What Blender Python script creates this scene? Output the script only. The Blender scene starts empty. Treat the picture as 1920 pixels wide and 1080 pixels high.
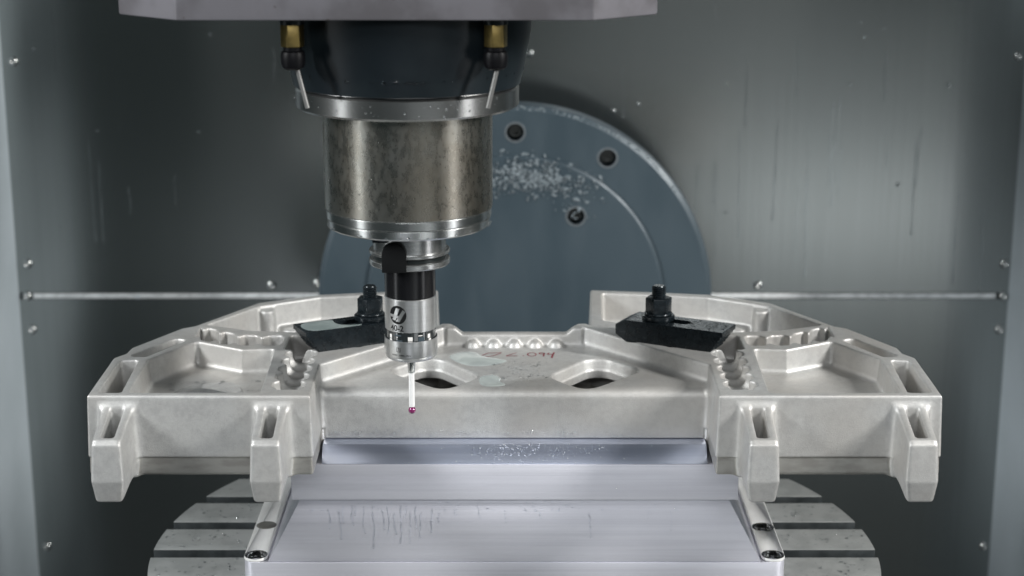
import bpy, bmesh, math, random
import numpy as np
from mathutils import Vector, Matrix

S = 0.001                      # everything below is written in millimetres
PI = math.pi
R = math.radians
scene = bpy.context.scene
col = scene.collection

# ------------------------------------------------------------------ camera
cam_d = bpy.data.cameras.new("camera")
cam = bpy.data.objects.new("camera", cam_d)
col.objects.link(cam)
cam.location = (-2 * S, -1277 * S, 415 * S)
cam.rotation_euler = (R(90 - 14.5), 0, 0)
cam_d.sensor_width = 36
cam_d.lens = 3300 / 1920 * 36
cam_d.clip_start = 0.05
cam_d.clip_end = 50
cam_d.dof.use_dof = True
cam_d.dof.focus_distance = 1.385
cam_d.dof.aperture_fstop = 6.3
scene.camera = cam

# ------------------------------------------------------------------ world, lamps, exposure
world = bpy.data.worlds.new("World")
scene.world = world
world.use_nodes = True
bg = world.node_tree.nodes["Background"]
bg.inputs[0].default_value = (0.58, 0.80, 0.82, 1)
bg.inputs[1].default_value = 0.038

def lamp(name, loc, target, sx, sy, power, colour):
    d = bpy.data.lights.new(name, 'AREA')
    d.shape = 'RECTANGLE'
    d.size = sx * S
    d.size_y = sy * S
    d.energy = power
    d.color = colour
    o = bpy.data.objects.new(name, d)
    col.objects.link(o)
    o.location = Vector(loc) * S
    o.rotation_euler = (Vector(target) - Vector(loc)).to_track_quat('-Z', 'Y').to_euler()
    return o

lamp("work_lamp", (-1400, -520, 800), (-60, 100, 0), 140, 480, 28.0, (0.97, 0.99, 1.0))
lamp("work_lamp", (1480, -520, 860), (80, 100, 0), 150, 500, 41.0, (1.0, 0.99, 0.97))
lamp("front_lamp", (100, -1350, 720), (0, 120, -80), 1000, 260, 7.0, (0.95, 0.97, 1.0))
lamp("wall_fill_lamp", (760, -1800, -560), (760, 0, -560), 1400, 1060, 1.05, (0.93, 0.98, 1.0))  # added unseen panel lamp, brightens the right of the rear wall
lamp("wall_sheen_lamp", (870, -1790, -560), (870, 0, -560), 680, 220, 0.66, (0.95, 0.98, 1.0))  # added unseen panel, lays a sheen on the right of the wall
lamp("wall_sheen_lamp", (-640, -1790, -660), (-640, 0, -660), 620, 240, 0.07, (0.90, 0.98, 1.0))  # weaker added panel for the sheen left of the spindle
lamp("block_fill_lamp", (0, -1800, -800), (0, 0, -800), 1000, 360, 1.5, (0.90, 0.93, 1.0))  # added low panel lamp, fills the front faces of the fixture
lamp("nose_highlight_lamp", (-1500, -620, -250), (-80, 34, 130), 230, 900, 1.8, (0.95, 0.98, 1.0))  # added panel lamp for the left highlight on nose and probe
lamp("nose_highlight_lamp", (1340, -620, -250), (-80, 34, 130), 230, 900, 1.8, (0.97, 0.98, 1.0))  # matching added panel for the right highlight

vs = scene.view_settings
vs.view_transform = 'Standard'
vs.look = 'None'
vs.exposure = 0
vs.gamma = 1
vs.use_curve_mapping = False

# ------------------------------------------------------------------ materials
MATS = {}
def material(name, colour, metallic=0.0, rough=0.5, colour2=None, var_scale=30, var_map=(0.4, 0.65), stretch=(1, 1, 1),
             bump_scale=None, bump=0.1, bump_stretch=None, rough2=None, rough_scale=20, rough_map=(0.4, 0.6),
             spec=0.5, transmission=0.0, ior=1.45, coat=0.0, aniso=0.0, detail=5, tint=None, specks=None, grain=0.5):
    m = bpy.data.materials.new(name)
    m.use_nodes = True
    nt = m.node_tree
    N, L = nt.nodes, nt.links
    b = N["Principled BSDF"]
    b.inputs["Base Color"].default_value = (*colour, 1)
    b.inputs["Metallic"].default_value = metallic
    b.inputs["Roughness"].default_value = rough
    b.inputs["IOR"].default_value = ior
    b.inputs["Specular IOR Level"].default_value = spec
    b.inputs["Transmission Weight"].default_value = transmission
    b.inputs["Coat Weight"].default_value = coat
    b.inputs["Anisotropic"].default_value = aniso
    tc = N.new("ShaderNodeTexCoord")
    def noise(scale, st, det=5):
        mp = N.new("ShaderNodeMapping")
        mp.inputs["Scale"].default_value = st
        L.new(tc.outputs["Object"], mp.inputs[0])
        n = N.new("ShaderNodeTexNoise")
        n.inputs["Scale"].default_value = scale
        n.inputs["Detail"].default_value = det
        n.inputs["Roughness"].default_value = grain
        L.new(mp.outputs[0], n.inputs["Vector"])
        return n
    def ramp(src, lo, hi):
        r = N.new("ShaderNodeMapRange")
        r.interpolation_type = 'SMOOTHSTEP'
        r.inputs["From Min"].default_value = lo
        r.inputs["From Max"].default_value = hi
        L.new(src, r.inputs["Value"])
        return r.outputs[0]
    cur = None
    if colour2 is not None:
        mix = N.new("ShaderNodeMix")
        mix.data_type = 'RGBA'
        mix.inputs[6].default_value = (*colour, 1)
        mix.inputs[7].default_value = (*colour2, 1)
        L.new(ramp(noise(var_scale, stretch, detail).outputs[0], *var_map), mix.inputs[0])
        cur = mix.outputs[2]
    if tint is not None:                      # a second, slow drift of hue over the metal
        c3, sc, amt = tint
        mix = N.new("ShaderNodeMix")
        mix.data_type = 'RGBA'
        if cur is not None:
            L.new(cur, mix.inputs[6])
        else:
            mix.inputs[6].default_value = (*colour, 1)
        mix.inputs[7].default_value = (*c3, 1)
        mr = N.new("ShaderNodeMapRange")
        mr.inputs["From Min"].default_value = 0.42
        mr.inputs["From Max"].default_value = 0.62
        mr.inputs["To Max"].default_value = amt
        L.new(noise(sc, (1, 1, 1), 2).outputs[0], mr.inputs["Value"])
        L.new(mr.outputs[0], mix.inputs[0])
        cur = mix.outputs[2]
    if specks is not None:                    # small dark nicks and dirt
        sc, th, c3 = specks
        mix = N.new("ShaderNodeMix")
        mix.data_type = 'RGBA'
        if cur is not None:
            L.new(cur, mix.inputs[6])
        else:
            mix.inputs[6].default_value = (*colour, 1)
        mix.inputs[7].default_value = (*c3, 1)
        L.new(ramp(noise(sc, (1, 1, 1), 3).outputs[0], th, th + 0.03), mix.inputs[0])
        cur = mix.outputs[2]
    if cur is not None:
        L.new(cur, b.inputs["Base Color"])
    if rough2 is not None:
        mr = N.new("ShaderNodeMapRange")
        mr.inputs["To Min"].default_value = rough
        mr.inputs["To Max"].default_value = rough2
        L.new(ramp(noise(rough_scale, stretch, 4).outputs[0], *rough_map), mr.inputs["Value"])
        L.new(mr.outputs[0], b.inputs["Roughness"])
    if bump_scale is not None:
        bp = N.new("ShaderNodeBump")
        bp.inputs["Strength"].default_value = bump
        bp.inputs["Distance"].default_value = 0.0006
        L.new(noise(bump_scale, bump_stretch or stretch, 4).outputs[0], bp.inputs["Height"])
        L.new(bp.outputs[0], b.inputs["Normal"])
    MATS[name] = m
    return m

material("cast_aluminium", (0.53, 0.53, 0.515), 0.52, 0.48, (0.44, 0.437, 0.43), 120, bump_scale=800, bump=0.42, grain=0.82, detail=9,
         rough2=0.43, rough_scale=38, tint=((0.50, 0.475, 0.44), 11, 0.5), specks=(150, 0.77, (0.22, 0.21, 0.20)))
material("machined_edge", (0.44, 0.43, 0.40), 0.75, 0.42, (0.36, 0.345, 0.32), 60, stretch=(1, 1, 3), bump_scale=500, bump=0.05)
material("milled_aluminium", (0.80, 0.80, 0.87), 0.62, 0.40, (0.73, 0.73, 0.80), 60, stretch=(0.05, 1, 3.5), bump_scale=420, bump=0.22,
         bump_stretch=(0.012, 1, 3), rough2=0.50, rough_scale=30)
material("chamfer_aluminium", (0.52, 0.56, 0.68), 0.85, 0.34, (0.44, 0.48, 0.60), 60, stretch=(0.05, 1, 3), bump_scale=260, bump=0.06, bump_stretch=(0.03, 1, 4))
material("ground_steel", (0.88, 0.88, 0.86), 0.05, 0.32, (0.84, 0.84, 0.82), 40)
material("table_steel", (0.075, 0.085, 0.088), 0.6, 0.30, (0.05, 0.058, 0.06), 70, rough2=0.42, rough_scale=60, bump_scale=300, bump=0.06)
material("table_top", (0.40, 0.41, 0.40), 0.45, 0.36, (0.34, 0.35, 0.342), 60, rough2=0.28, rough_scale=40, bump_scale=300, bump=0.08, specks=(70, 0.70, (0.17, 0.175, 0.17)))
material("rubber", (0.003, 0.003, 0.004), 0.0, 0.45, spec=0.2)
material("black_oxide", (0.010, 0.014, 0.017), 0.30, 0.22, (0.014, 0.020, 0.024), 220, bump_scale=900, bump=0.08, rough2=0.28, rough_scale=160)
material("holder_steel", (0.50, 0.505, 0.50), 0.96, 0.27, (0.44, 0.445, 0.44), 200, stretch=(0.2, 0.2, 3))
material("black_plastic", (0.006, 0.006, 0.007), 0.0, 0.22)
material("steel", (0.60, 0.61, 0.60), 1.0, 0.22, (0.52, 0.53, 0.52), 120, stretch=(1, 1, 0.1), bump_scale=500, bump=0.02)
material("probe_steel", (0.66, 0.665, 0.66), 0.92, 0.31, (0.62, 0.625, 0.62), 200, stretch=(0.2, 0.2, 3), bump_scale=500, bump=0.02)
material("tube_steel", (0.17, 0.17, 0.165), 0.8, 0.5)
material("ring_steel", (0.46, 0.46, 0.45), 1.0, 0.25, (0.33, 0.295, 0.26), 22, (0.55, 0.85), detail=12, grain=0.7)
material("stained_steel", (0.40, 0.40, 0.37), 1.0, 0.26, (0.275, 0.25, 0.205), 20, (0.36, 0.74), stretch=(1, 1, 0.5), grain=0.74,
         bump_scale=900, bump=0.05, rough2=0.32, rough_scale=200, detail=15, tint=((0.29, 0.255, 0.205), 9, 0.55), specks=(320, 0.70, (0.15, 0.12, 0.09)))
material("head_paint", (0.011, 0.016, 0.019), 0.0, 0.36, (0.008, 0.012, 0.015), 30, spec=0.3)
material("cover_paint", (0.17, 0.165, 0.18), 0.25, 0.45, (0.115, 0.11, 0.118), 25, detail=8, specks=(60, 0.70, (0.07, 0.06, 0.055)))
material("brass", (0.34, 0.25, 0.09), 1.0, 0.38, (0.24, 0.18, 0.07), 120)
material("disc_paint", (0.055, 0.077, 0.092), 0.1, 0.45, (0.042, 0.062, 0.076), 14, detail=8, stretch=(1, 1, 0.4), bump_scale=200, bump=0.05, rough2=0.34, rough_scale=25)
material("dark_recess", (0.012, 0.016, 0.016), 0.3, 0.35)
material("hole_edge", (0.20, 0.225, 0.24), 0.6, 0.4)
material("dull_bolt", (0.16, 0.165, 0.16), 0.9, 0.3)
material("sheet_steel", (0.37, 0.39, 0.383), 1.0, 0.22, (0.352, 0.372, 0.365), 42, (0.3, 0.7), stretch=(4, 1, 0.04), bump_scale=300, bump=0.014,
         bump_stretch=(4, 1, 0.03), detail=6)
material("seam_steel", (0.90, 0.92, 0.92), 0.25, 0.30, (0.70, 0.72, 0.72), 120)
material("white_paint", (0.50, 0.56, 0.60), 0.0, 0.45, (0.46, 0.52, 0.555), 8)
material("dark_floor", (0.012, 0.016, 0.016), 0.2, 0.5)
material("ceramic", (0.80, 0.80, 0.79), 0.0, 0.3)
material("ruby", (0.17, 0.006, 0.085), 0.0, 0.05, spec=0.9, coat=0.8)
material("window_glass", (0.020, 0.024, 0.025), 0.0, 0.08, spec=0.8, coat=1.0)
material("led_white", (0.85, 0.83, 0.80), 0.0, 0.3)
material("print_black", (0.006, 0.0065, 0.007), 0.0, 0.6, spec=0.2)
material("red_ink", (0.22, 0.035, 0.05), 0.2, 0.6, (0.34, 0.17, 0.17), 260, (0.52, 0.68))
material("water", (0.95, 0.98, 1.0), 0.0, 0.03, transmission=1.0, ior=1.33)
material("milky_coolant", (0.52, 0.57, 0.55), 0.0, 0.06, (0.42, 0.46, 0.45), 60, spec=0.6, coat=0.5, transmission=0.12, ior=1.33)
material("foam", (0.72, 0.75, 0.78), 0.0, 0.15)
material("thin_coolant", (0.22, 0.265, 0.26), 0.0, 0.08, (0.30, 0.35, 0.34), 60, spec=0.6, coat=0.5)
material("chip_metal", (0.21, 0.245, 0.265), 0.1, 0.4, (0.11, 0.14, 0.155), 300)

# ------------------------------------------------------------------ helpers
def thing(name, label, cat, loc=(0, 0, 0), group=None):
    o = bpy.data.objects.new(name, None)
    o.empty_display_size = 0.02
    col.objects.link(o)
    o.location = Vector(loc) * S
    if label:
        o["label"] = label
    if cat:
        o["category"] = cat
    if group:
        o["group"] = group
    return o

def world_loc(o):
    v = Vector((0, 0, 0))
    while o is not None:
        v += o.location
        o = o.parent
    return v

def mesh_obj(name, me, mat, parent=None):
    o = bpy.data.objects.new(name, me)
    col.objects.link(o)
    if mat:
        me.materials.append(MATS[mat])
    if parent is not None:
        o.parent = parent
    return o

def build(name, bm, mat, parent=None, bevel=0.0, seg=2, smooth=True, angle=35):
    """bm is in world millimetres; the object keeps its origin at the parent's base"""
    bmesh.ops.recalc_face_normals(bm, faces=bm.faces[:])
    if bevel > 0:
        es = [e for e in bm.edges if len(e.link_faces) == 2 and e.calc_face_angle(0) > R(25)]
        bmesh.ops.bevel(bm, geom=es, offset=bevel, segments=seg, profile=0.5, affect='EDGES', clamp_overlap=True)
    base = world_loc(parent) if parent is not None else Vector((0, 0, 0))
    for v in bm.verts:
        v.co = v.co * S - base
    if smooth:
        for f in bm.faces:
            f.smooth = True
        for e in bm.edges:
            if len(e.link_faces) == 2 and e.calc_face_angle(0) > R(angle):
                e.smooth = False
    me = bpy.data.meshes.new(name)
    bm.to_mesh(me)
    bm.free()
    return mesh_obj(name, me, mat, parent)

def box(bm, x0, x1, y0, y1, z0, z1):
    vs_ = [bm.verts.new((x, y, z)) for z in (z0, z1) for y in (y0, y1) for x in (x0, x1)]
    for f in ((0, 2, 3, 1), (4, 5, 7, 6), (0, 1, 5, 4), (2, 6, 7, 3), (0, 4, 6, 2), (1, 3, 7, 5)):
        bm.faces.new([vs_[i] for i in f])
    return vs_

def prism(bm, pts, fn0, fn1):
    """extrude polygon pts from fn0(p) to fn1(p)"""
    a = [bm.verts.new(fn0(p)) for p in pts]
    b = [bm.verts.new(fn1(p)) for p in pts]
    n = len(pts)
    bm.faces.new(a[::-1])
    bm.faces.new(b)
    for i in range(n):
        j = (i + 1) % n
        bm.faces.new((a[i], a[j], b[j], b[i]))

def lathe(bm, prof, cx=0, cy=0, seg=96, axis='Z', origin=None):
    """prof: list of (r, z); revolve about the vertical through (cx, cy), or about Y through origin"""
    rings = []
    for r, z in prof:
        if r < 1e-6:
            p = (cx, cy, z) if axis == 'Z' else (origin[0], z, origin[1])
            rings.append([bm.verts.new(p)])
            continue
        ring = []
        for k in range(seg):
            a = 2 * PI * k / seg
            if axis == 'Z':
                ring.append(bm.verts.new((cx + r * math.cos(a), cy + r * math.sin(a), z)))
            else:
                ring.append(bm.verts.new((origin[0] + r * math.cos(a), z, origin[1] + r * math.sin(a))))
        rings.append(ring)
    for a, b in zip(rings[:-1], rings[1:]):
        for k in range(seg):
            k2 = (k + 1) % seg
            if len(a) == 1 and len(b) == 1:
                continue
            if len(a) == 1:
                bm.faces.new((a[0], b[k], b[k2]))
            elif len(b) == 1:
                bm.faces.new((a[k], a[k2], b[0]))
            else:
                bm.faces.new((a[k], a[k2], b[k2], b[k]))

def tube(bm, p0, p1, r0, r1=None, seg=20, cap=True):
    r1 = r0 if r1 is None else r1
    p0, p1 = Vector(p0), Vector(p1)
    q = (p1 - p0).to_track_quat('Z', 'Y')
    a, b = [], []
    for k in range(seg):
        t = 2 * PI * k / seg
        d = q @ Vector((math.cos(t), math.sin(t), 0))
        a.append(bm.verts.new(p0 + d * r0))
        b.append(bm.verts.new(p1 + d * r1))
    for k in range(seg):
        k2 = (k + 1) % seg
        bm.faces.new((a[k], a[k2], b[k2], b[k]))
    if cap:
        bm.faces.new(a[::-1])
        bm.faces.new(b)

rng = random.Random(7)

def drop(bm, o, u, v, n, r, h, su=1.0, sv=1.0):
    seg, rings = 8, 3
    prev = None
    for i in range(rings):
        a = (PI / 2) * i / rings
        ring = []
        for k in range(seg):
            t = 2 * PI * k / seg
            ring.append(bm.verts.new(o + u * (r * su * math.cos(a) * math.cos(t)) + v * (r * sv * math.cos(a) * math.sin(t)) + n * (h * math.sin(a) - 0.05)))
        if prev:
            for k in range(seg):
                bm.faces.new((prev[k], prev[(k + 1) % seg], ring[(k + 1) % seg], ring[k]))
        prev = ring
    top = bm.verts.new(o + n * (h - 0.05))
    for k in range(seg):
        bm.faces.new((prev[k], prev[(k + 1) % seg], top))

def droplets(name, parent, o, u, v, n, count, r0, r1, seed, mat="water", place=None, flat=0.45, stretch=1.0):
    rg = random.Random(seed)
    o, u, v, n = Vector(o), Vector(u), Vector(v), Vector(n).normalized()
    uu, vv = u.normalized(), v.normalized()
    bm = bmesh.new()
    k = 0
    tries = 0
    while k < count and tries < count * 30:
        tries += 1
        a, b = rg.random(), rg.random()
        if place is not None and not place(a, b, rg):
            continue
        r = r0 + (r1 - r0) * rg.random() ** 3
        drop(bm, o + u * a + v * b, uu, vv, n, r, r * flat * 2, 1.0, stretch * rg.uniform(0.85, 1.25))
        k += 1
    ob = build(name, bm, mat, parent)
    ob["kind"] = "stuff"
    return ob

def drip(bm, pts, n, w):
    """a rounded wet trail through pts, lying on a plane with normal n"""
    n = Vector(n).normalized()
    rows = []
    m = len(pts)
    for i, p in enumerate(pts):
        p = Vector(p)
        q = Vector(pts[min(i + 1, m - 1)]) - Vector(pts[max(i - 1, 0)])
        side = q.normalized().cross(n)
        t = i / (m - 1)
        ww = w * (0.75 + 0.3 * math.sin(i * 1.7)) * (1.35 if i >= m - 2 else 1.0) * (0.35 if i == 0 else 1)
        row = []
        for k in range(5):
            a = PI * k / 4
            row.append(bm.verts.new(p + side * (ww * math.cos(a)) + n * (ww * 0.75 * math.sin(a) - 0.04)))
        rows.append(row)
    for a, b in zip(rows[:-1], rows[1:]):
        for k in range(4):
            bm.faces.new((a[k], a[k + 1], b[k + 1], b[k]))
    bm.faces.new(rows[0])
    bm.faces.new(rows[-1][::-1])

# ------------------------------------------------------------------ the setting: sheet steel enclosure
WY = 760
rear = thing("rear_wall", None, None, (0, WY, -500))
rear["kind"] = "structure"
bm = bmesh.new(); box(bm, -592, 592, WY, WY + 4, -117.5, 620); build("upper_panel", bm, "sheet_steel", rear)
bm = bmesh.new(); box(bm, -592, 592, WY, WY + 4, -760, -125.5); build("lower_panel", bm, "sheet_steel", rear)
bm = bmesh.new(); box(bm, -575, 577, WY - 1.5, WY + 2, -124.6, -118.4); build("seam_strip", bm, "seam_steel", rear, bevel=0.8)
bm = bmesh.new(); box(bm, -592, 592, WY + 4.1, WY + 9, -140, -100); build("seam_backing", bm, "dark_recess", rear)
def screw_mesh():
    b = bmesh.new()
    lathe(b, [(5.6, 0.0), (5.6, -1.0), (5.0, -2.3), (3.6, -3.3), (2.1, -3.7), (1.9, -2.4), (0, -2.4)], seg=20, axis='Y', origin=(0, 0))
    for v in b.verts:
        v.co *= S
    bmesh.ops.recalc_face_normals(b, faces=b.faces[:])
    for f in b.faces:
        f.smooth = True
    me = bpy.data.meshes.new("screw"); b.to_mesh(me); b.free()
    me.materials.append(MATS["steel"])
    return me
sm = screw_mesh()
for x, z in ((-579, 159), (-579, -82), (-579.5, -163.5), (-580, -443), (584, 165), (584.5, -82), (584.5, -163.5), (584.5, -443),
             (-289, -108.5), (292, -108.5), (-234, -106), (585.5, -121.5), (-582, -121.5)):
    o = mesh_obj("screw", sm, None, rear)
    o.location = Vector((x, WY - 0.2, z)) * S - rear.location
for sx in (-1, 1):
    bm = bmesh.new()
    x0 = 592 if sx > 0 else -592
    box(bm, min(x0, x0 + sx * 4), max(x0, x0 + sx * 4), 470, WY + 4, -760, 620)
    o = build("side_wall", bm, "white_paint"); o["kind"] = "structure"
bm = bmesh.new(); box(bm, -900, 900, -900, WY + 4, -770, -760.5)
o = build("floor", bm, "dark_floor"); o["kind"] = "structure"

# stray coolant on the sheet steel
def wall_place(a, b, rg):
    return True
droplets("coolant_droplets", rear, (-560, WY, -430), (1120, 0, 0), (0, 0, 640), (0, -1, 0), 60, 0.6, 2.6, 3)
bm = bmesh.new()
for x, z, r in ((17.7, 168, 5.0), (390, 132, 2.2), (505, 132, 3), (116, 101, 3.5), (145, 109, 2.6), (-450, -122, 4), (-231, -96, 4), (-230, -86, 3), (-487, 78, 2.4), (-350, 190, 2), (250, -20, 2)):
    drop(bm, Vector((x, WY, z)), Vector((1, 0, 0)), Vector((0, 0, 1)), Vector((0, -1, 0)), r, r * 0.8)
o = build("coolant_beads", bm, "water", rear); o["kind"] = "stuff"

bm = bmesh.new(); rg_ = random.Random(15)
for k in range(34):
    x = rg_.uniform(120, 570) if k < 24 else rg_.uniform(-560, -120)
    z = rg_.uniform(-20, 240); L_ = rg_.uniform(25, 130); xx = x; pp = []
    for i in range(9):
        pp.append((xx, WY, z - L_ * i / 8)); xx += rg_.gauss(0, 0.5)
    drip(bm, pp, (0, -1, 0), rg_.uniform(0.5, 1.0))
o = build("coolant_runs", bm, "water", rear); o["kind"] = "stuff"

# ------------------------------------------------------------------ rotary faceplate behind
DX, DZ, DY = 1.5, -96, 640
disc = thing("rotary_faceplate", "large blue grey round faceplate with bolt holes on the rear wall", "faceplate", (DX, DY, DZ - 222))
bm = bmesh.new()
lathe(bm, [(0, DY - 5), (164, DY - 5), (166.5, DY - 3.5), (167, DY), (216, DY), (221, DY + 3), (222, DY + 8), (222, DY + 30), (176, DY + 34), (176, WY - 1), (0, WY - 1)], seg=192, axis='Y', origin=(DX, DZ))
plate = build("plate", bm, "disc_paint", disc, angle=30)
cut_bm = bmesh.new()
HOLES = [(192, 90), (192.6, 58), (192.6, 122), (119.5, 55.6), (119.5, 124.4)]
for r, a in HOLES:
    x, z = DX + r * math.cos(R(a)), DZ + r * math.sin(R(a))
    tube(cut_bm, (x, DY - 20, z), (x, DY + 26, z), 10.0, seg=32)
cutter = build("cutter", cut_bm, None, disc)
md = plate.modifiers.new("holes", 'BOOLEAN'); md.object = cutter; md.operation = 'DIFFERENCE'; md.solver = 'EXACT'
dg = bpy.context.evaluated_depsgraph_get()
new_me = bpy.data.meshes.new_from_object(plate.evaluated_get(dg))
plate.modifiers.clear(); plate.data = new_me
for p in new_me.polygons:
    p.use_smooth = abs(p.normal.y) < 0.9
bpy.data.objects.remove(cutter)
for i, (r, a) in enumerate(HOLES):
    x, z = DX + r * math.cos(R(a)), DZ + r * math.sin(R(a))
    y0 = DY if r > 166 else DY - 5
    bm = bmesh.new()
    lathe(bm, [(9.6, y0 + 3), (9.6, y0 - 0.6), (11.6, y0 - 0.6), (12.2, y0 + 0.4)], seg=32, axis='Y', origin=(x, z))
    build("hole_rim", bm, "hole_edge", disc)
    bm = bmesh.new()
    lathe(bm, [(7.8, y0 + 24), (7.8, y0 + 12), (6.8, y0 + 11), (4.2, y0 + 11), (4.0, y0 + 16), (0, y0 + 16)], seg=24, axis='Y', origin=(x, z))
    build("bolt", bm, "dull_bolt", disc)
# pale chips stuck to the faceplate
bm = bmesh.new(); rg = random.Random(4)
for k in range(1000):
    t = rg.random()
    ang = R(rg.gauss(84, 13)); rr = rg.gauss(152, 9) - abs(rg.gauss(0, 8))
    if rg.random() < 0.12:
        ang = R(rg.uniform(50, 130)); rr = rg.uniform(120, 172)
    x, z = DX + rr * math.cos(ang), DZ + rr * math.sin(ang)
    y = DY - 5 if rr < 166 else DY
    c = Vector((x, y - 0.8, z)); L1 = rg.choice((0.6, 0.9, 1.2, 1.6, 2.2, 3.4)) * rg.uniform(0.7, 1.3); a = rg.uniform(0, PI)
    d1 = Vector((math.cos(a), rg.uniform(-.2, .2), math.sin(a))) * L1
    d2 = Vector((-math.sin(a), 0, math.cos(a))) * L1 * rg.uniform(0.35, 0.7)
    drop(bm, c, d1, d2, Vector((0, -1, 0)), 0.8, rg.uniform(0.5, 1.4))
for k in range(220):
    ang = R(rg.uniform(35, 120)); rr = 219 + rg.uniform(-4, 2)
    x, z = DX + rr * math.cos(ang), DZ + rr * math.sin(ang)
    drop(bm, Vector((x, DY + 1, z)), Vector((1, 0, 0)), Vector((0, 0, 1)), Vector((0, -1, 0)), rg.uniform(0.5, 1.6), rg.uniform(0.4, 1.0))
o = build("metal_chips", bm, "chip_metal", disc); o["kind"] = "stuff"

# ------------------------------------------------------------------ spindle head
AX, AY = -80.3, 34
head = thing("spindle_head", "machine spindle head with stained steel nose and two coolant nozzles", "spindle", (AX, AY, 127))
zb = 291.5
bm = bmesh.new()
cov = [(-230, -75), (53.5, -75), (100, -33), (100, 300), (-278, 300), (-278, -33)]
prism(bm, cov, lambda p: (p[0], p[1], zb), lambda p: (p[0], p[1], 460))
build("head_cover", bm, "cover_paint", head, bevel=1.6)
bm = bmesh.new()
lathe(bm, [(0, 296), (93, 296), (92.5, 275), (88, 250), (84.5, 235), (82, 233.4), (0, 233.4)], AX, AY, 128)
build("housing", bm, "head_paint", head)
bm = bmesh.new()
lathe(bm, [(0, 233.3), (82.5, 233.3), (83.6, 232), (83.6, 219.5), (82.2, 217.8), (0, 217.8)], AX, AY, 160)
build("ring", bm, "ring_steel", head)
bm = bmesh.new()
lathe(bm, [(0, 217.7), (63.6, 217.7), (63.6, 141.5), (63.0, 140.9), (62.2, 140.9), (62.2, 140.2), (63.0, 140.2), (63.0, 134.6), (62.0, 133.8), (61.2, 133.8), (61.2, 133.0), (62.0, 133.0), (61.6, 127.8), (60.4, 126.6), (34, 126.6), (34, 132), (0, 132)], AX, AY, 160)
nose = build("nose", bm, "stained_steel", head)
nose.data.materials.append(MATS["steel"])
for p in nose.data.polygons:
    if p.center.z * 1000 + 127 < 141.6:
        p.material_index = 1
bm = bmesh.new(); box(bm, AX - 26, AX - 13, AY - 33.5, AY - 22, 119, 126.5); build("drive_key", bm, "black_oxide", head, bevel=1)
for sx in (-1, 1):
    x = -155.2 if sx < 0 else -13.4
    y = -45
    nz = bmesh.new(); tube(nz, (x, y, 291), (x, y, 286), 8.6, seg=32)
    n_o = build("coolant_nozzle", nz, "dark_recess", head)
    bm = bmesh.new(); tube(bm, (x, y, 287), (x, y, 270.4), 8.4, seg=6)
    for v in bm.verts:
        v.co = Vector((x, y, 0)) + Matrix.Rotation(R(12), 3, 'Z') @ (v.co - Vector((x, y, 0)))
    build("brass_fitting", bm, "brass", n_o, bevel=0.7)
    bm = bmesh.new()
    lathe(bm, [(0, 270.3), (6.6, 270.3), (6.6, 267.8), (8.0, 267), (8.6, 265), (8.6, 259), (7.6, 256), (5.5, 254.6), (0, 254.6)], x, y, 16)
    build("ball_nut", bm, "rubber", n_o)
    tx = (9.6 if sx < 0 else -5.5)
    bm = bmesh.new(); tube(bm, (x + (2.2 if sx < 0 else 1.5), y, 257), (x + tx, y - 3, 227.6), 1.65, seg=16)
    build("tube", bm, "tube_steel", n_o)
def ring_drops():
    bm = bmesh.new(); rg = random.Random(12)
    def put(r, z, a, s):
        n = Vector((math.cos(a), math.sin(a), 0))
        drop(bm, Vector((AX, AY, z)) + n * r, Vector((-n.y, n.x, 0)), Vector((0, 0, 1)), n, s, s * 0.8, 1, rg.uniform(0.9, 1.5))
    for k in range(46):
        put(83.6, rg.uniform(220, 231), rg.uniform(PI, 2 * PI), rg.uniform(0.3, 1.0))
    for k in range(46):
        put(63.6, rg.uniform(143, 215), rg.uniform(PI, 2 * PI), rg.uniform(0.25, 0.7))
    for k in range(40):
        put(87 - rg.random() * 0.1, 246, rg.uniform(PI, 2 * PI), rg.uniform(0.4, 1.3))
    for k in range(24):
        put(61.8, rg.uniform(127.8, 129), rg.uniform(PI, 2 * PI), rg.uniform(0.5, 1.1))
    o = build("coolant_droplets", bm, "water", head); o["kind"] = "stuff"
ring_drops()

# ------------------------------------------------------------------ touch probe in the spindle
probe = thing("touch_probe", "steel and black touch probe with white ruby tipped stylus held in the spindle", "probe", (AX, AY, -25.8))
bm = bmesh.new()
lathe(bm, [(0, 126), (28, 126), (28, 108), (30.4, 107.6), (31, 107), (31, 105.6), (30.4, 105), (26.4, 104.2), (26.4, 101.4), (30.4, 100.8), (31, 100.2), (31, 97.2), (30.2, 96.2), (20.2, 96.2), (0, 96.2)], AX, AY, 96)
hold = build("tool_holder", bm, "holder_steel", probe)
bm = bmesh.new()          # the dark drive slot of the flange, a rounded key
pts = []
for k in range(17):
    a = PI * k / 16
    pts.append((9.2 * math.cos(a), 109 + 9.2 * math.sin(a)))
pts += [(-9.2, 95.6), (9.2, 95.6)]
prism(bm, pts, lambda p: (AX - 10 + p[0], AY - 31.6, p[1]), lambda p: (AX - 10 + p[0], AY - 20, p[1]))
build("drive_slot", bm, "print_black", hold, bevel=0.6)
bm = bmesh.new(); lathe(bm, [(0, 101.4), (27.8, 101.4), (27.8, 104.2), (0, 104.2)], AX, AY, 64); build("flange_groove", bm, "dark_recess", hold)
bm = bmesh.new()
lathe(bm, [(0, 96.1), (19.6, 96.1), (19.6, 71.6), (19.0, 71), (0, 71)], AX, AY, 80)
build("upper_body", bm, "black_plastic", probe)
bm = bmesh.new()
lathe(bm, [(0, 70.9), (19.5, 70.9), (19.9, 70.4), (19.9, 45.6), (19.5, 45.2), (0, 45.2)], AX, AY, 96)
sleeve = build("sleeve", bm, "probe_steel", probe)
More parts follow.
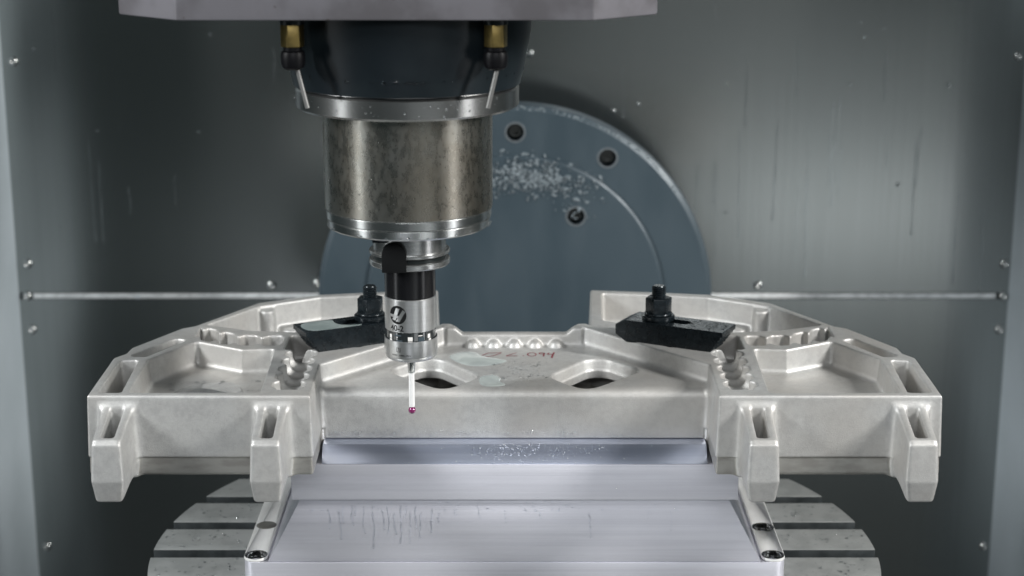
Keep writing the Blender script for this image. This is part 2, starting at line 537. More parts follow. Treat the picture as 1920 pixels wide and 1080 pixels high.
bm = bmesh.new(); lathe(bm, [(0, 45.1), (19.4, 45.1), (19.4, 35), (0, 35)], AX, AY, 96)
win = build("infrared_window", bm, "window_glass", probe)
def on_cyl(x, z, r):
    """x is arc length measured on the cylinder from its camera side"""
    a = -PI / 2 + x / r
    return Vector((AX + r * math.cos(a), AY + r * math.sin(a), z))
def cyl_patch(bm, x0, x1, z0, z1, r, d):
    n = 4
    g = [[bm.verts.new(on_cyl(x0 + (x1 - x0) * i / n, z, rr)) for i in range(n + 1)] for z, rr in ((z0, r), (z0, r + d), (z1, r + d), (z1, r))]
    for a, b in zip(g[:-1], g[1:]):
        for i in range(n):
            bm.faces.new((a[i], a[i + 1], b[i + 1], b[i]))
    bm.faces.new([row[0] for row in g]); bm.faces.new([row[n] for row in g][::-1])
for xx, zz, w, h in ((-16.5, 41.5, 2.4, 3.0), (-16.5, 37.6, 2.6, 3.6), (0.6, 40.6, 3.6, 2.9), (0.6, 37.2, 3.4, 2.8), (16.5, 41.5, 2.6, 3.2), (17.5, 38, 2.6, 2.6), (8.6, 42.8, 3.4, 0.7), (8.6, 36.4, 2.4, 0.9), (-10, 41.4, .7, .7)):
    bm = bmesh.new(); cyl_patch(bm, xx - w / 2, xx + w / 2, zz - h / 2, zz + h / 2, 19.42, 0.12); build("light_emitting_diode", bm, "led_white", win)
for xx, zz, w, h in ((-8, 37.6, 5, 3.2), (9.4, 39.6, 5, 4.2), (-9.5, 42.8, 6, 1)):
    bm = bmesh.new(); cyl_patch(bm, xx - w / 2, xx + w / 2, zz - h / 2, zz + h / 2, 19.42, 0.1); build("circuit_chip", bm, "disc_paint", win)
bm = bmesh.new()
lathe(bm, [(0, 37), (19.8, 37), (20.3, 38.4), (20.6, 38.2), (20.6, 25.5), (20.0, 23.2), (18.2, 21.6), (14, 21.1), (0, 21)], AX, AY, 96)
cup = build("lower_cup", bm, "probe_steel", probe)
bm = bmesh.new(); lathe(bm, [(0, 21.2), (4.6, 21.2), (4.4, 20.2), (3.4, 19.8), (2.6, 8.4), (2.2, 7.8), (0, 7.8)], AX, AY, 32); build("stylus_holder", bm, "steel", probe)
bm = bmesh.new(); lathe(bm, [(0, 8), (2.25, 8), (2.25, -19.6), (1.4, -20.4), (0, -20.4)], AX, AY, 24); build("stylus_stem", bm, "ceramic", probe)
bm = bmesh.new(); bmesh.ops.create_uvsphere(bm, u_segments=32, v_segments=20, radius=2.95, matrix=Matrix.Translation((AX, AY, -22.85))); build("ruby_ball", bm, "ruby", probe)

# printed emblem and number on the sleeve
def cyl_polys(name, polys, r, mat, parent, cx, cz, sc):
    bm = bmesh.new()
    for poly in polys:
        bm.faces.new([bm.verts.new((p[0] * sc + cx, 0, p[1] * sc + cz)) for p in poly])
    for k in range(-40, 41):
        bmesh.ops.bisect_plane(bm, geom=bm.verts[:] + bm.edges[:] + bm.faces[:], plane_co=(cx + k * 0.8, 0, 0), plane_no=(1, 0, 0))
    for v in bm.verts:
        v.co = on_cyl(v.co.x, v.co.z, r)
    return build(name, bm, mat, parent, smooth=False)
EX, EZ = -9.4, 59.2
cyl_polys("emblem", [[(math.cos(2 * PI * k / 48), 1.0 * math.sin(2 * PI * k / 48)) for k in range(48)]], 19.96, "print_black", sleeve, EX, EZ, 7.3)
cyl_polys("emblem_letter", [
    [(-.16, .74), (.27, .70), (-.26, -.62), (-.68, -.56)],
    [(-1.0, .05), (-.44, .02), (-.55, -.26), (-.93, -.26)],
    [(.58, .40), (.97, .20), (.80, .56), (.26, -.72), (-.22, -.74)][:0] or [(.62, .60), (.90, .40), (.24, -.74), (-.20, -.70)],
    [(-.42, -.06), (.28, -.08), (.12, -.34), (-.5, -.32)],
], 19.99, "probe_steel", sleeve, EX, EZ, 7.3)
def text_mesh(txt, size, offset=0.0):
    cu = bpy.data.curves.new("lettering", 'FONT')
    cu.body = txt; cu.size = size; cu.align_x = 'CENTER'; cu.offset = offset; cu.resolution_u = 4
    t = bpy.data.objects.new("lettering", cu); col.objects.link(t)
    dg = bpy.context.evaluated_depsgraph_get()
    me = bpy.data.meshes.new_from_object(t.evaluated_get(dg))
    bpy.data.objects.remove(t); bpy.data.curves.remove(cu)
    return me
def cyl_text(name, txt, size, r, mat, parent, cx, cz, offset=0.0):
    me = text_mesh(txt, size, offset)
    bm = bmesh.new(); bm.from_mesh(me); bpy.data.meshes.remove(me)
    for v in bm.verts:
        v.co = on_cyl(v.co.x + cx, v.co.y + cz, r)
    return build(name, bm, mat, parent, smooth=False)
cyl_text("lettering", "40-2", 6.4, 19.96, "print_black", sleeve, -10.2, 46.6, 0.16)
bm = bmesh.new(); rg = random.Random(2)       # tiny illegible print on the cup
for k in range(16):
    x0 = -14.5 + k * 0.98
    if k == 5: continue
    cyl_patch(bm, x0, x0 + rg.uniform(0.4, 0.75), 27.0, 27.0 + rg.uniform(.7, 1.1), 20.61, 0.03)
for x0, x1, z0, z1 in ((-10.6, -10.2, 30, 33.4), (-10.6, -8.2, 33.1, 33.5), (-10.6, -8.6, 30, 30.4), (-8.8, -8.3, 31, 33.4), (-7.6, -7.2, 30, 33.4), (-8.6, -7.3, 30, 30.5)):
    cyl_patch(bm, x0, x1, z0, z1, 20.61, 0.03)
build("small_print", bm, "print_black", cup)

# ------------------------------------------------------------------ the aluminium casting, as one solid field
def sdpoly(P, X, Y):
    P = np.asarray(P, float); n = len(P)
    d = np.full(X.shape, 1e18); s = np.ones(X.shape)
    for i in range(n):
        a, b = P[i], P[i - 1]
        ex, ey = b[0] - a[0], b[1] - a[1]
        wx, wy = X - a[0], Y - a[1]
        t = np.clip((wx * ex + wy * ey) / (ex * ex + ey * ey), 0, 1)
        d = np.minimum(d, (wx - ex * t) ** 2 + (wy - ey * t) ** 2)
        c1 = Y >= a[1]; c2 = Y < b[1]; c3 = ex * wy > ey * wx
        flip = (c1 & c2 & c3) | (~c1 & ~c2 & ~c3)
        s = np.where(flip, -s, s)
    return (s * np.sqrt(d)).astype(np.float32)
def inset(P, r):
    P = [np.array(p, float) for p in P]; n = len(P)
    area = sum(P[i][0] * P[(i + 1) % n][1] - P[(i + 1) % n][0] * P[i][1] for i in range(n))
    sg = 1 if area > 0 else -1
    lines = []
    for i in range(n):
        a, b = P[i], P[(i + 1) % n]
        d = (b - a) / np.linalg.norm(b - a)
        nrm = np.array((-d[1], d[0])) * sg
        lines.append((a + nrm * r, d))
    out = []
    for i in range(n):
        (p, d), (q, e) = lines[i - 1], lines[i]
        den = d[0] * e[1] - d[1] * e[0]
        t = ((q[0] - p[0]) * e[1] - (q[1] - p[1]) * e[0]) / den
        out.append(p + d * t)
    return out
def rpoly(P, r, X, Y):
    return sdpoly(inset(P, r), X, Y) - np.float32(r)
def smin(a, b, k):
    h = np.maximum(k - np.abs(a - b), 0) / k
    return np.minimum(a, b) - h * h * (k * 0.25)
def smax(a, b, k):
    return -smin(-a, -b, k)

H = 0.9
nx, ny, nz = 372, 434, 90
ax_ = ((np.arange(nx) + 0.5) * H).astype(np.float32)
ay_ = (-52 + np.arange(ny) * H).astype(np.float32)
az_ = (-74 + np.arange(nz) * H).astype(np.float32)
X2, Y2 = np.meshgrid(ax_, ay_, indexing='ij')
Z = az_[None, None, :]
X3, Y3 = X2[:, :, None], Y2[:, :, None]

P_OUT = [(156, 0.5), (326, 0.5), (327.5, 100), (320, 113), (319, 129), (288, 189), (278, 196), (233.5, 274), (180, 304), (131, 313), (71.5, 321), (66, 200), (55, 200), (58, 196), (157, 83)]
d_out = (sdpoly(inset(P_OUT, 1.0), X2, Y2) - 1.0)[:, :, None] + Z * 0.035 + np.where(Z < -49, 1.1, 0).astype(np.float32)
A = smax(d_out, np.maximum(Z, -64 - Z), 2.2)
# middle floor slab and its back wall
B2 = sdpoly([(-20, 70), (160, 70), (160, 90), (60, 199.5), (-20, 199.5)], X2, Y2)[:, :, None] + Z * 0.03
B = np.maximum(smax(B2, Z + 17, 9.0), -58.3 - Z)
C2 = sdpoly([(-20, 190), (58, 190), (62, 199.5), (-20, 199.5)], X2, Y2)[:, :, None] + Z * 0.02
zt = np.clip((np.clip(X3, 0, 90) - 44) / 9, 0, 1); zt = zt * zt * (3 - 2 * zt)
C = smax(C2, np.maximum(Z + 5.5 - 5.5 * zt, -58 - Z), 3.0)
D = smin(smin(A, B, 6.0), C, 5.0)
# domes at the foot of the back wall
for xd in (0, 18, 36):
    sp = np.sqrt((X3 - xd) ** 2 + (Y3 - 187.5) ** 2 + (Z + 16.0) ** 2) - 5.6
    D = smin(D, sp, 3.0)
# lugs
LUGS = (185, 303)
lug_prof = [(12, -6.6), (-1, -9.6), (-42, -20.8), (-45.2, -24), (-47, -52.5), (-44, -69.5), (-37.5, -69.5), (-14, -64.5), (12, -63)]
Yz, Zz = np.meshgrid(ay_, az_, indexing='ij')
lp = sdpoly(inset(lug_prof, 1.2), Yz, Zz) - 1.2
lp = lp[None, :, :]
hw = 11.0 + 0.045 * np.clip(-22 - Z, 0, 30) - 0.13 * np.clip(-52 - Z, 0, 30) + 0.05 * np.clip(Y3 + 20, 0, 40)
for xl in LUGS:
    lug = smax(lp, np.abs(X3 - xl) - hw, 3.5)
    D = smin(D, lug, 7.0)
    slot = smax(np.abs(X3 - xl) - (5.0 + (Z + 20) * 0.03), smax(np.maximum(Y3 + 1.5, -38.5 - Y3), -46 - Z, 3.0), 3.0)
    D = smax(D, -slot, 1.6)
def pocket(P, r, depth, draft=0.06, k=5.0, lip=1.5):
    global D
    p = (rpoly(P, r, X2, Y2))[:, :, None] - Z * draft
    c = smax(p, depth - Z, k)
    D = smax(D, -c, lip)
pocket([(296, 8), (298, 96), (268, 149), (226, 124), (199, 127), (195, 8)], 4, -21, 0.09)
pocket([(319.5, 8), (320.5, 93), (306, 95), (301.5, 8)], 3.5, -44, 0.05)
pocket([(316.5, 104.5), (287.5, 158), (276.5, 153), (302, 103)], 4.5, -34, 0.06)
pocket([(269, 200), (230, 263), (179, 294), (131, 302.5), (81.5, 310), (77, 216), (103, 198), (190, 177), (228, 182)], 4, -31, 0.06, 7.0)
pocket([(191, 124), (129, 132), (96, 170), (103, 184), (191, 167)], 4, -23, 0.06)
# boss below the clamp, pilasters on the back wall, shelf in the rear pocket
boss = smax(np.sqrt((X3 - 143) ** 2 + (Y3 - 131.0) ** 2) - 9.0 + Z * 0.06, Z + 3.0, 3.0)
D = smin(D, np.maximum(boss, -40 - Z), 2.5)
for (px_, py_, pr) in ((224, 264, 6.5), (79.5, 222, 5.0)):
    pil = smax(np.sqrt((X3 - px_) ** 2 + (Y3 - py_) ** 2) - pr + Z * 0.03, np.maximum(Z + 4, -40 - Z), 2.0)
    D = smin(D, pil, 4.0)
shelf = rpoly([(216, 274), (206, 262), (158, 276), (146, 300), (180, 304)], 5, X2, Y2)[:, :, None] + Z * 0.1
D = smin(D, np.maximum(smax(shelf, Z + 22, 4.0), -40 - Z), 3.0)
# corrugated channels
def trough(s, t, per, hw0, depth, amp, half, phase=0.0):
    rib = (0.5 + 0.5 * np.cos(2 * PI * s / per + phase)) ** 3.0
    r = min(hw0 - 1.5, 11.0)
    qx = np.abs(t) - (hw0 - r); qz = (depth + r) - Z
    q = np.minimum(np.maximum(qx, qz), 0) + np.sqrt(np.maximum(qx, 0) ** 2 + np.maximum(qz, 0) ** 2) - r
    q = q + amp * rib
    return smax(q * 0.9, np.abs(s) - half, 3.0)
s2 = Y3 - 71.0
T2 = trough(s2, X3 - 175.6, 20.9, 12.6, -17, 4.6, 54.5, PI)
D = smax(D, -T2, 1.8)
yc = 151.5 + 0.74 * 7.0 * np.log1p(np.exp(np.clip((X2 - 237) / 7.0, -30, 30)))
sl = 0.74 / (1 + np.exp(-np.clip((X2 - 237) / 7.0, -30, 30)))
t1 = ((Y2 - yc) / np.sqrt(1 + sl * sl))[:, :, None]
s1 = ((X2 - 238) * np.sqrt(1 + sl * sl) * 1.0)[:, :, None]
T1 = trough(s1, t1, 20.6, 15.2, -24, 6.4, 42.0, 0.9)
D = smax(D, -T1, 1.8)
# two openings in the middle floor
hp = sdpoly([(48, 105.5), (58, 92), (85, 122), (71, 138)], X2, Y2)[:, :, None]
cav = sdpoly([(-30, 88), (138, 88), (66, 184), (-30, 184)], X2, Y2)[:, :, None]
D = smax(D, -np.maximum(cav, Z + 34), 1.5)
hole = np.maximum(hp - 17.0 - (Z + 17) * 0.22, -26.5 - Z)
D = smax(D, -hole, 2.5)
D = np.maximum(D, -np.maximum(hp - 14.2, -50 - Z))
D = np.clip(D, -3.0, 3.0).astype(np.float32)
full = np.concatenate([D[::-1], D], axis=0)
import openvdb
grid = openvdb.FloatGrid(3.0)
grid.copyFromArray(full, tolerance=0.0)
res = grid.convertToPolygons(0.0, 0.0)
pts, tris, quads = res[0], res[1], res[2]
V = np.empty((len(pts), 3))
V[:, 0] = (pts[:, 0] - nx + 0.5) * H
V[:, 1] = -52 + pts[:, 1] * H
V[:, 2] = -74 + pts[:, 2] * H
quads = quads[:, ::-1] if True else quads
# vertex normals over the whole casting so that its parts shade as one piece
e1 = V[quads[:, 2]] - V[quads[:, 0]]; e2 = V[quads[:, 3]] - V[quads[:, 1]]
fn = np.cross(e1, e2)
VN = np.zeros_like(V)
for k in range(4):
    np.add.at(VN, quads[:, k], fn)
VN /= np.maximum(np.linalg.norm(VN, axis=1, keepdims=True), 1e-12)
fc = V[quads].mean(axis=1)
if (fn[:, 2][fc[:, 2] > -1.0]).mean() < 0:       # make sure the faces look outward
    quads = quads[:, ::-1]; VN = -VN
cast = thing("aluminium_casting", "pale horseshoe shaped aluminium casting with pockets and four front lugs", "casting", (0, 145, -64))
gid = np.zeros(len(quads), int)
fx, fy, fz = np.abs(fc[:, 0]), fc[:, 1], fc[:, 2]
side = (fc[:, 0] > 0).astype(int)
names = {0: ("body", "cast_aluminium")}
skirt = (fz < -49.2) & (fy > -2) & ~((fx < 152) & (fy < 100))
gid[skirt] = 1; names[1] = ("lower_skirt", "machined_edge")
n = 2
for xl in LUGS:
    for sd in (0, 1):
        m = (fy < -2.0) & (np.abs(fx - xl) < 26) & (side == sd)
        gid[m] = n; names[n] = ("lug", "cast_aluminium"); n += 1
for sd in (0, 1):
    m = (np.abs(fx - 175.6) < 14) & (np.abs(fy - 71) < 53) & (fz < -1.2) & (fz > -30) & (side == sd) & (fx > 161)
    gid[m] = n; names[n] = ("corrugated_channel", "cast_aluminium"); n += 1
    ycf = 151.5 + 0.74 * 7.0 * np.log1p(np.exp(np.clip((fx - 237) / 7.0, -30, 30)))
    m = (np.abs(fy - ycf) < 19) & (fx > 197) & (fx < 272) & (fz < -1.2) & (fz > -30) & (side == sd) & (fz > -27.5) & ((fy - ycf) > -15)
    gid[m] = n; names[n] = ("corrugated_channel", "cast_aluminium"); n += 1
for xd in (-36, -18, 0, 18, 36):
    m = ((fc[:, 0] - xd) ** 2 + (fy - 187) ** 2 < 52) & (fy < 188.5) & (fz > -16.6)
    gid[m] = n; names[n] = ("dome", "cast_aluminium"); n += 1
base = Vector((0, 145, -64))
for g, (nm, mt) in names.items():
    q = quads[gid == g]
    if len(q) == 0:
        continue
    used, inv = np.unique(q, return_inverse=True)
    me = bpy.data.meshes.new(nm)
    vv = (V[used] - np.array(base)) * S
    me.vertices.add(len(used)); me.vertices.foreach_set("co", vv.astype(np.float32).ravel())
    me.loops.add(len(q) * 4); me.loops.foreach_set("vertex_index", inv.reshape(-1).astype(np.int32))
    me.polygons.add(len(q)); me.polygons.foreach_set("loop_start", np.arange(0, len(q) * 4, 4, dtype=np.int32))
    me.update(calc_edges=True)
    me.polygons.foreach_set("use_smooth", np.ones(len(q), dtype=bool))
    me.normals_split_custom_set_from_vertices(VN[used].astype(np.float32).tolist())
    mesh_obj(nm, me, mt, cast)

# red handwriting on the middle floor
def stroke(bm, pts, w, z):
    P = [Vector((p[0], p[1], z)) for p in pts]
    l, r_ = [], []
    for i, p in enumerate(P):
        d = (P[min(i + 1, len(P) - 1)] - P[max(i - 1, 0)]).normalized()
        s = Vector((-d.y, d.x, 0)) * w * 0.5
        l.append(bm.verts.new(p + s)); r_.append(bm.verts.new(p - s))
    for i in range(len(P) - 1):
        bm.faces.new((l[i], r_[i], r_[i + 1], l[i + 1]))
bm = bmesh.new(); zz = -16.75
def wr(u, v):      # sheet of the writing: u to the right, v away from the reader
    return (-29.5 + u, 158.5 + v)
for pl, w in (([(0, 2), (3, 6), (7, 11.5), (12, 12), (18.6, 13.5), (17, 10), (11, 3), (6, 1), (0.2, 1.6)], 1.0),
              ([(31.5, 12.5), (26, 7), (22.6, 3), (23, 2.2), (28, 3.2), (32, 3)], 1.0),
              ([(36.5, 3.4), (37.8, 3.2)], 1.3)):
    stroke(bm, [wr(*p) for p in pl], w, zz)
stroke(bm, [wr(44.5 + 3.6 * math.cos(a), 7.5 + 5.2 * math.sin(a)) for a in [2 * PI * k / 20 for k in range(21)]], 1.0, zz)
stroke(bm, [wr(*p) for p in [(54.6, 11.5), (52.5, 13), (50.6, 11), (51.5, 8.6), (54, 8.8), (55.4, 11.5), (54.6, 6), (54.2, 1.5)]], 1.2, zz)
stroke(bm, [wr(*p) for p in [(59.4, 12), (57.8, 8), (58.5, 7.4), (63.5, 7.8)]], 1.2, zz)
stroke(bm, [wr(*p) for p in [(63.8, 13.6), (62.4, 7), (61.2, -3)]], 1.6, zz)
build("handwritten_marking", bm, "red_ink", cast, smooth=False)

# milky coolant lying on the floor of the casting
def puddle(name, outline, z, parent, mat="milky_coolant", h=0.40):
    # smooth the outline
    P = [Vector((p[0], p[1])) for p in outline]
    for _ in range(3):
        Q = []
        for i in range(len(P)):
            a, b = P[i], P[(i + 1) % len(P)]
            Q += [a * 0.75 + b * 0.25, a * 0.25 + b * 0.75]
        P = Q
    bm = bmesh.new()
    c = sum(P, Vector((0, 0))) / len(P)
    nn = len(P)
    rings = []
    for f, dz in ((0.0, -0.06), (0.05, 0.18), (0.14, 0.32), (0.35, h), (0.7, h)):
        rings.append([bm.verts.new((p.x + (c.x - p.x) * f, p.y + (c.y - p.y) * f, z + dz)) for p in P])
    for a, b in zip(rings[:-1], rings[1:]):
        for i in range(nn):
            j = (i + 1) % nn
            bm.faces.new((a[i], a[j], b[j], b[i]))
    bm.faces.new(rings[-1])
    o = build(name, bm, mat, parent, angle=80); o["kind"] = "stuff"
    return o
puddle("coolant_puddle", [(-57, 162), (-50, 172), (-43, 176), (-33, 175), (-29, 164), (-20, 157), (-8, 151), (-5, 146), (-16, 135), (-30, 131), (-40, 133), (-52, 148)], -17, cast)
puddle("coolant_puddle", [(-30, 105), (-16, 109), (-11, 98), (-12, 88), (-5, 80), (-16, 76), (-28, 77)], -17, cast)
puddle("coolant_film", [(-270, 30), (-278, 70), (-262, 96), (-235, 104), (-222, 88), (-214, 60), (-220, 26), (-245, 18)], -20.9, cast, mat="water", h=0.35)
puddle("coolant_film", [(252, 26), (280, 44), (276, 72), (258, 66), (240, 44)], -20.9, cast, mat="water", h=0.3)
droplets("coolant_droplets", cast, (-285, 14, -20.9), (80, 0, 0), (0, 95, 0), (0, 0, 1), 90, 0.5, 2.4, 25, flat=0.2)
droplets("coolant_droplets", cast, (-20, 95, -16.8), (50, 0, 0), (0, 50, 0), (0, 0, 1), 150, 0.3, 1.3, 21, flat=0.25)
droplets("coolant_droplets", cast, (-150, 67.5, -56), (300, 0, 0), (0, 0.2, 5), (0, -1, 0.1), 160, 0.3, 1.2, 22,
         place=lambda a, b, rg: rg.random() > a * 0.9)

# ------------------------------------------------------------------ strap clamps
def clamp(sx, label, wet):
    t = thing("strap_clamp", label, "clamp", (sx * 115, 150, 0), "clamps holding the casting down")
    o0 = Vector((94.2, 150.6, -1.2)); du = Vector((0.889, -0.458, 0)); dv = Vector((0.458, 0.889, 0))
    def W(s, w, z):
        p = o0 + du * s + dv * w + Vector((0, 0, z))
        return Vector((p.x * sx, p.y, p.z))
    th = 19.0
    prof = [(-10, 6), (-10, 14.5), (-1, th)]
    prof += [(86, th)]
    nt = 6
    for k in range(nt):                      # serrated, undercut toe
        z1 = th - 1.5 - k * (th - 1.5) / nt; z0 = z1 - (th - 1.5) / nt
        s_ = 86 - k * 2.1
        prof += [(s_, z1 + 0.0 if k else z1), (s_ + 0.1, z0 + 0.3), (s_ - 2.1, z0)]
    prof[-1] = (prof[-1][0], 0)
    prof += [(0, 0)]
    # the bar is cut in three lanes so that the slot is a real opening
    bm = bmesh.new()
    prism(bm, prof, lambda p: W(p[0], 0, p[1]), lambda p: W(p[0], 31, p[1]))
    bmesh.ops.recalc_face_normals(bm, faces=bm.faces[:])
    bar = build("bar", bm, "black_oxide", t, bevel=0.35, seg=1)
    cb = bmesh.new()
    sl_ = [(46 + 5.8 * math.cos(a), 15.8 + 5.8 * math.sin(a)) for a in [-PI / 2 + PI * k / 12 for k in range(13)]] + \
          [(14 + 5.8 * math.cos(a), 15.8 + 5.8 * math.sin(a)) for a in [PI / 2 + PI * k / 12 for k in range(13)]]
    prism(cb, sl_, lambda p: W(p[0], p[1], -5), lambda p: W(p[0], p[1], th + 5))
    cutr = build("cutter", cb, None, t, smooth=False)
    md = bar.modifiers.new("slot", 'BOOLEAN'); md.object = cutr; md.operation = 'DIFFERENCE'; md.solver = 'EXACT'
    dg = bpy.context.evaluated_depsgraph_get()
    nm = bpy.data.meshes.new_from_object(bar.evaluated_get(dg))
    bar.modifiers.clear(); bar.data = nm
    bpy.data.objects.remove(cutr)
    c = W(22.5, 15.8, th)
    bm = bmesh.new(); zt_ = c.z
    lathe(bm, [(6.4, zt_), (13.2, zt_), (13.7, zt_ + 0.8), (13.7, zt_ + 3.6), (13.0, zt_ + 4.4), (6.4, zt_ + 4.4)], c.x, c.y, 48); build("washer", bm, "black_oxide", t)
    bm = bmesh.new()
    lathe(bm, [(0, zt_ + 4.5), (11.6, zt_ + 4.5), (11.6, zt_ + 6), (10.4, zt_ + 7), (0, zt_ + 7)], c.x, c.y, 48)
    tube(bm, (c.x, c.y, zt_ + 6.6), (c.x, c.y, zt_ + 19), 11.2, seg=6)
    for v in bm.verts:
        if abs(v.co.z - zt_ - 19) < 1e-4 or abs(v.co.z - zt_ - 6.6) < 1e-4:
            v.co = Vector((c.x, c.y, v.co.z)) + Matrix.Rotation(R(4 if sx > 0 else 21), 3, 'Z') @ (v.co - Vector((c.x, c.y, v.co.z)))
    build("nut", bm, "black_oxide", t, bevel=0.5)
    prof2 = [(0, zt_ - 24)]
    z_ = zt_ - 24
    while z_ < zt_ + 27.4:
        prof2 += [(5.0, z_), (6.0, z_ + 0.7), (6.0, z_ + 1.0)]
        z_ += 1.75
    prof2 += [(5.0, z_), (4.6, z_ + 0.8), (0, z_ + 0.8)]
    bm = bmesh.new(); lathe(bm, prof2, c.x, c.y, 32); build("stud", bm, "black_oxide", t, angle=20)
    if wet:
        bm = bmesh.new()
        ol = [(83, 3), (84, 28), (60, 28.5), (52, 27), (55, 16), (50, 6), (30, 2.2), (60, 1.8)]
        P = [Vector(p) for p in ol]
        for _ in range(3):
            Q = []
            for i in range(len(P)):
                a, b = P[i], P[(i + 1) % len(P)]
                Q += [a * .75 + b * .25, a * .25 + b * .75]
            P = Q
        lo = [bm.verts.new(W(p.x, p.y, th - 0.2)) for p in P]; hi = [bm.verts.new(W(p.x, p.y, th + 0.45)) for p in P]
        for i in range(len(P)):
            j = (i + 1) % len(P); bm.faces.new((lo[i], lo[j], hi[j], hi[i]))
        bm.faces.new(hi)
        o = build("coolant_film", bm, "thin_coolant", t); o["kind"] = "stuff"
    else:
        o = droplets("coolant_film", t, W(52, 3, th), W(84, 3, th) - W(52, 3, th), W(52, 28, th) - W(52, 3, th), (0, 0, 1), 120, 0.3, 1.2, 31, flat=0.15)
    o = droplets("coolant_droplets", t, W(2, 0, 2), W(74, 0, 2) - W(2, 0, 2), Vector((0, 0, 15)), -Vector((dv.x * sx, dv.y, 0)), 90 if wet else 20, 0.15, 0.42, 33 + sx)
    return t
clamp(-1, "black strap clamp left of centre, wet with milky coolant, partly behind the probe", True)
clamp(1, "black strap clamp with serrated toe and nut, right of the probe", False)

# ------------------------------------------------------------------ fixture under the casting
blk = thing("fixture_block", "silvery fixture block with bluish sloped ledge directly under the casting", "fixture block", (0, 140, -101))
def yzprism(bm, prof, x0, x1):
    prism(bm, prof, lambda p: (x0, p[0], p[1]), lambda p: (x1, p[0], p[1]))
bm = bmesh.new(); yzprism(bm, [(42, -71), (42, -101), (250, -101), (250, -71), (236, -71), (236, -98), (66, -98), (66, -71)], -178, 178.5); build("block", bm, "milled_aluminium", blk, bevel=0.5)
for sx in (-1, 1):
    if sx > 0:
        bm = bmesh.new(); box(bm, -149.5, 149.5, 66.3, 235.6, -97.8, -94); build("recess_floor", bm, "black_plastic", blk)  # black plate added to put darkness behind the casting's openings
    bm = bmesh.new(); box(bm, min(sx * 150, sx * 172), max(sx * 150, sx * 172), 66.2, 235.8, -97.9, -71.5); build("light_stop", bm, "milled_aluminium", blk)  # hidden block added to keep side light out of the recess
bm = bmesh.new()
yzprism(bm, [(42.4, -70.8), (55, -58.5), (84, -58.5), (84, -70.8)], -153.5, 153.5)
build("bevelled_ledge", bm, "chamfer_aluminium", blk, bevel=0.4)
n45 = Vector((0, -1, 1))
droplets("coolant_droplets", blk, (-150, 42.5, -70.4), (300, 0, 0), (0, 12.2, 12.2), n45, 800, 0.12, 0.6, 41,
         place=lambda a, b, rg: rg.random() < math.exp(-((a - 0.52) / 0.30) ** 2) * (0.35 + 0.65 * b) + 0.05)
droplets("coolant_foam", blk, (-150, 42.5, -70.4), (300, 0, 0), (0, 12.2, 12.2), n45, 260, 0.12, 0.42, 47, mat="foam",
         place=lambda a, b, rg: rg.random() < math.exp(-((a - 0.55) / 0.2) ** 2) * (0.2 + 0.8 * b * b) + 0.01)
droplets("coolant_droplets", blk, (-178, 42, -100), (356, 0, 0), (0, 0, 28), (0, -1, 0), 120, 0.15, 0.5, 42)

ris = thing("riser", "tapered silvery riser with coolant drips between fixture block and base plate", "riser", (0, 140, -154))
bm = bmesh.new()
tr = [(-199.5, -156.1), (199.5, -156.1), (171.5, -101.2), (-171.5, -101.2)]
prism(bm, tr, lambda p: (p[0], 46, p[1]), lambda p: (p[0], 235, p[1]))
build("body", bm, "milled_aluminium", ris, bevel=0.6)
bm = bmesh.new(); rg = random.Random(9)
def drips(bm, xs, z0, z1r, w):
    for x in xs:
        zt0 = z0 - rg.random() * 8; L_ = rg.uniform(*z1r); m = 9; pts_ = []; xx = x
        for i in range(m):
            pts_.append((xx, 46, zt0 - L_ * i / (m - 1)))
            xx += rg.gauss(0, 0.45)
        drip(bm, pts_, (0, -1, 0), w * rg.uniform(0.7, 1.25))
drips(bm, [-150, -141, -137, -131, -128, -121, -114, -107, -103, -96, -92, -87, -84, -79, -75, -66, -60], -106, (8, 34), 0.55)
drips(bm, [-48, -30, -8, 20, 60, 108, 125], -106, (5, 24), 0.4)
o = build("coolant_drips", bm, "water", ris); o["kind"] = "stuff"
droplets("coolant_droplets", ris, (-165, 46, -112), (330, 0, 0), (0, 0, 10), (0, -1, 0), 150, 0.2, 0.8, 43, stretch=1.6,
         place=lambda a, b, rg: rg.random() < math.exp(-((a - 0.45) / 0.25) ** 2) + 0.1)

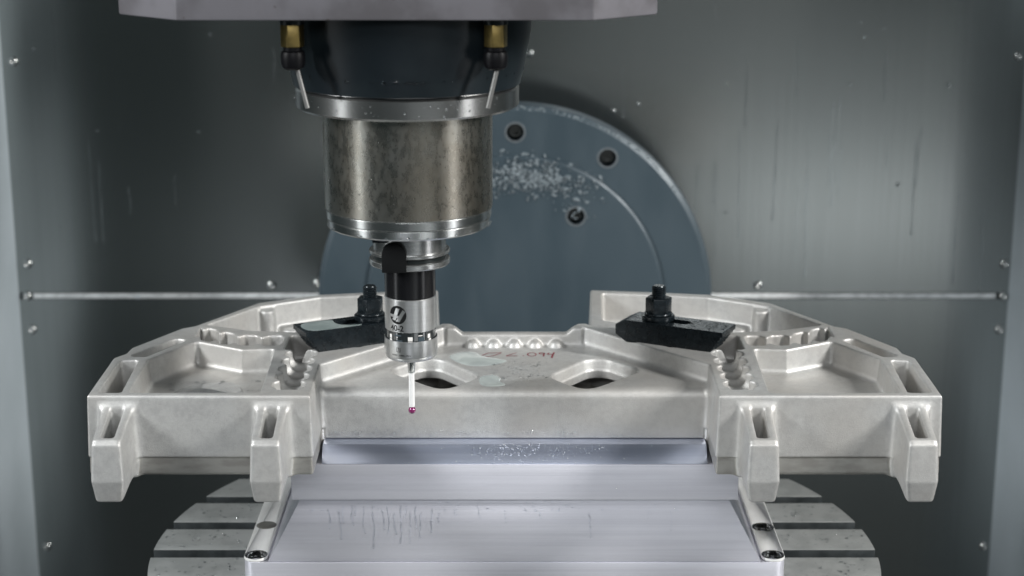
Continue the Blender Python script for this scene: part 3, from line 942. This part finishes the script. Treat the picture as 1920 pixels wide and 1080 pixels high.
bp_ = thing("base_plate", "aluminium base plate with bright counterbored rails on the slotted table", "base plate", (0, 140, -185))
bm = bmesh.new()
def rr(x0, x1, y0, y1, r, n_=8):
    o = []
    for cx, cy, a0 in ((x1 - r, y0 + r, -90), (x1 - r, y1 - r, 0), (x0 + r, y1 - r, 90), (x0 + r, y0 + r, 180)):
        for k in range(n_ + 1):
            a = R(a0 + 90 * k / n_); o.append((cx + r * math.cos(a), cy + r * math.sin(a)))
    return o
prism(bm, rr(-219.5, 219.5, 45.2, 250, 10), lambda p: (p[0], p[1], -184.8), lambda p: (p[0], p[1], -156.2))
build("plate", bm, "milled_aluminium", bp_, bevel=0.5)
for sx in (-1, 1):
    xc = sx * 210.2
    bm = bmesh.new()
    prism(bm, rr(xc - 9.6, xc + 9.6, 45.8, 250, 8.5), lambda p: (p[0], p[1], -156.1), lambda p: (p[0], p[1], -153.6))
    rail = build("side_rail", bm, "ground_steel", bp_, bevel=0.5)
    holes_y = (54.8, 114) if sx > 0 else (54.8, 118)
    cb = bmesh.new()
    hs = holes_y if sx > 0 else holes_y[:1]
    for hy in hs:
        tube(cb, (xc, hy, -170), (xc, hy, -150), 8.6, seg=40)
    cutr = build("cutter", cb, None, bp_)
    for tgt in [rail] + [c for c in bp_.children if c.name.startswith("plate")]:
        md = tgt.modifiers.new("h", 'BOOLEAN'); md.object = cutr; md.operation = 'DIFFERENCE'; md.solver = 'EXACT'
        dg = bpy.context.evaluated_depsgraph_get()
        nm = bpy.data.meshes.new_from_object(tgt.evaluated_get(dg)); tgt.modifiers.clear(); tgt.data = nm
    bpy.data.objects.remove(cutr)
    for hy in hs:
        bm = bmesh.new()
        lathe(bm, [(0, -169.5), (7.6, -169.5), (7.6, -160.4), (6.8, -159.6), (4.4, -159.6), (4.0, -165), (0, -165)], xc, hy, 32)
        build("cap_screw", bm, "black_oxide", bp_)
        bm = bmesh.new(); lathe(bm, [(8.4, -160), (8.4, -153.7), (8.9, -153.3), (9.3, -153.4)], xc, hy, 40); build("hole_rim", bm, "steel", bp_)
    if sx < 0:
        bm = bmesh.new(); lathe(bm, [(0, -153.35), (8.2, -153.35), (8.6, -153.55)], xc, holes_y[1], 40)
        build("hole_plug", bm, "machined_edge", bp_)

# ------------------------------------------------------------------ slotted round table
tab = thing("rotary_table", "round steel rotary table with straight T slots under the base plate", "table", (0, 145, -290))
TR, TC = 312, 145
slots = [(-66, -49), (-3, 14), (60, 77), (123, 140), (186, 203), (249, 266), (312, 329), (375, 392)]
edges = [TC - TR] + [v for s_ in slots for v in s_] + [TC + TR]
for k in range(0, len(edges), 2):
    y0, y1 = edges[k], edges[k + 1]
    if y1 - y0 < 2: continue
    ys = np.linspace(y0, y1, 14)
    hwid = [math.sqrt(max(TR * TR - (y - TC) ** 2, 0.5)) for y in ys]
    poly = [(h_, y) for h_, y in zip(hwid, ys)] + [(-h_, y) for h_, y in list(zip(hwid, ys))[::-1]]
    bm = bmesh.new()
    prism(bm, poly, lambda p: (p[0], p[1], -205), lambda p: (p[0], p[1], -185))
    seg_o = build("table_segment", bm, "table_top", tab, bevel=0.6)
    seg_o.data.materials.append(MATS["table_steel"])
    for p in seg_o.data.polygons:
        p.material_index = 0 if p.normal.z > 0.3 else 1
bm = bmesh.new()
lathe(bm, [(0, -205.1), (TR - 1.5, -205.1), (TR - 1.5, -222), (TR - 30, -250), (200, -290), (0, -290)], 0, TC, 128); build("table_body", bm, "table_steel", tab)
for sx in (-1, 1):
    droplets("coolant_droplets", tab, (sx * 222, 60, -185), (sx * 86, 0, 0), (0, 200, 0), (0, 0, 1), 260, 0.3, 1.8, 50 + sx, flat=0.22,
             place=lambda a, b, rg: any(s0 + 3 < 60 + b * 200 < s1 - 3 for s0, s1 in ((14, 60), (77, 123), (140, 186), (203, 249))) and (222 + 86 * a) ** 2 + (60 + 200 * b - TC) ** 2 < (TR - 4) ** 2)

scene.cycles.use_denoising = True
scene.cycles.max_bounces = 8
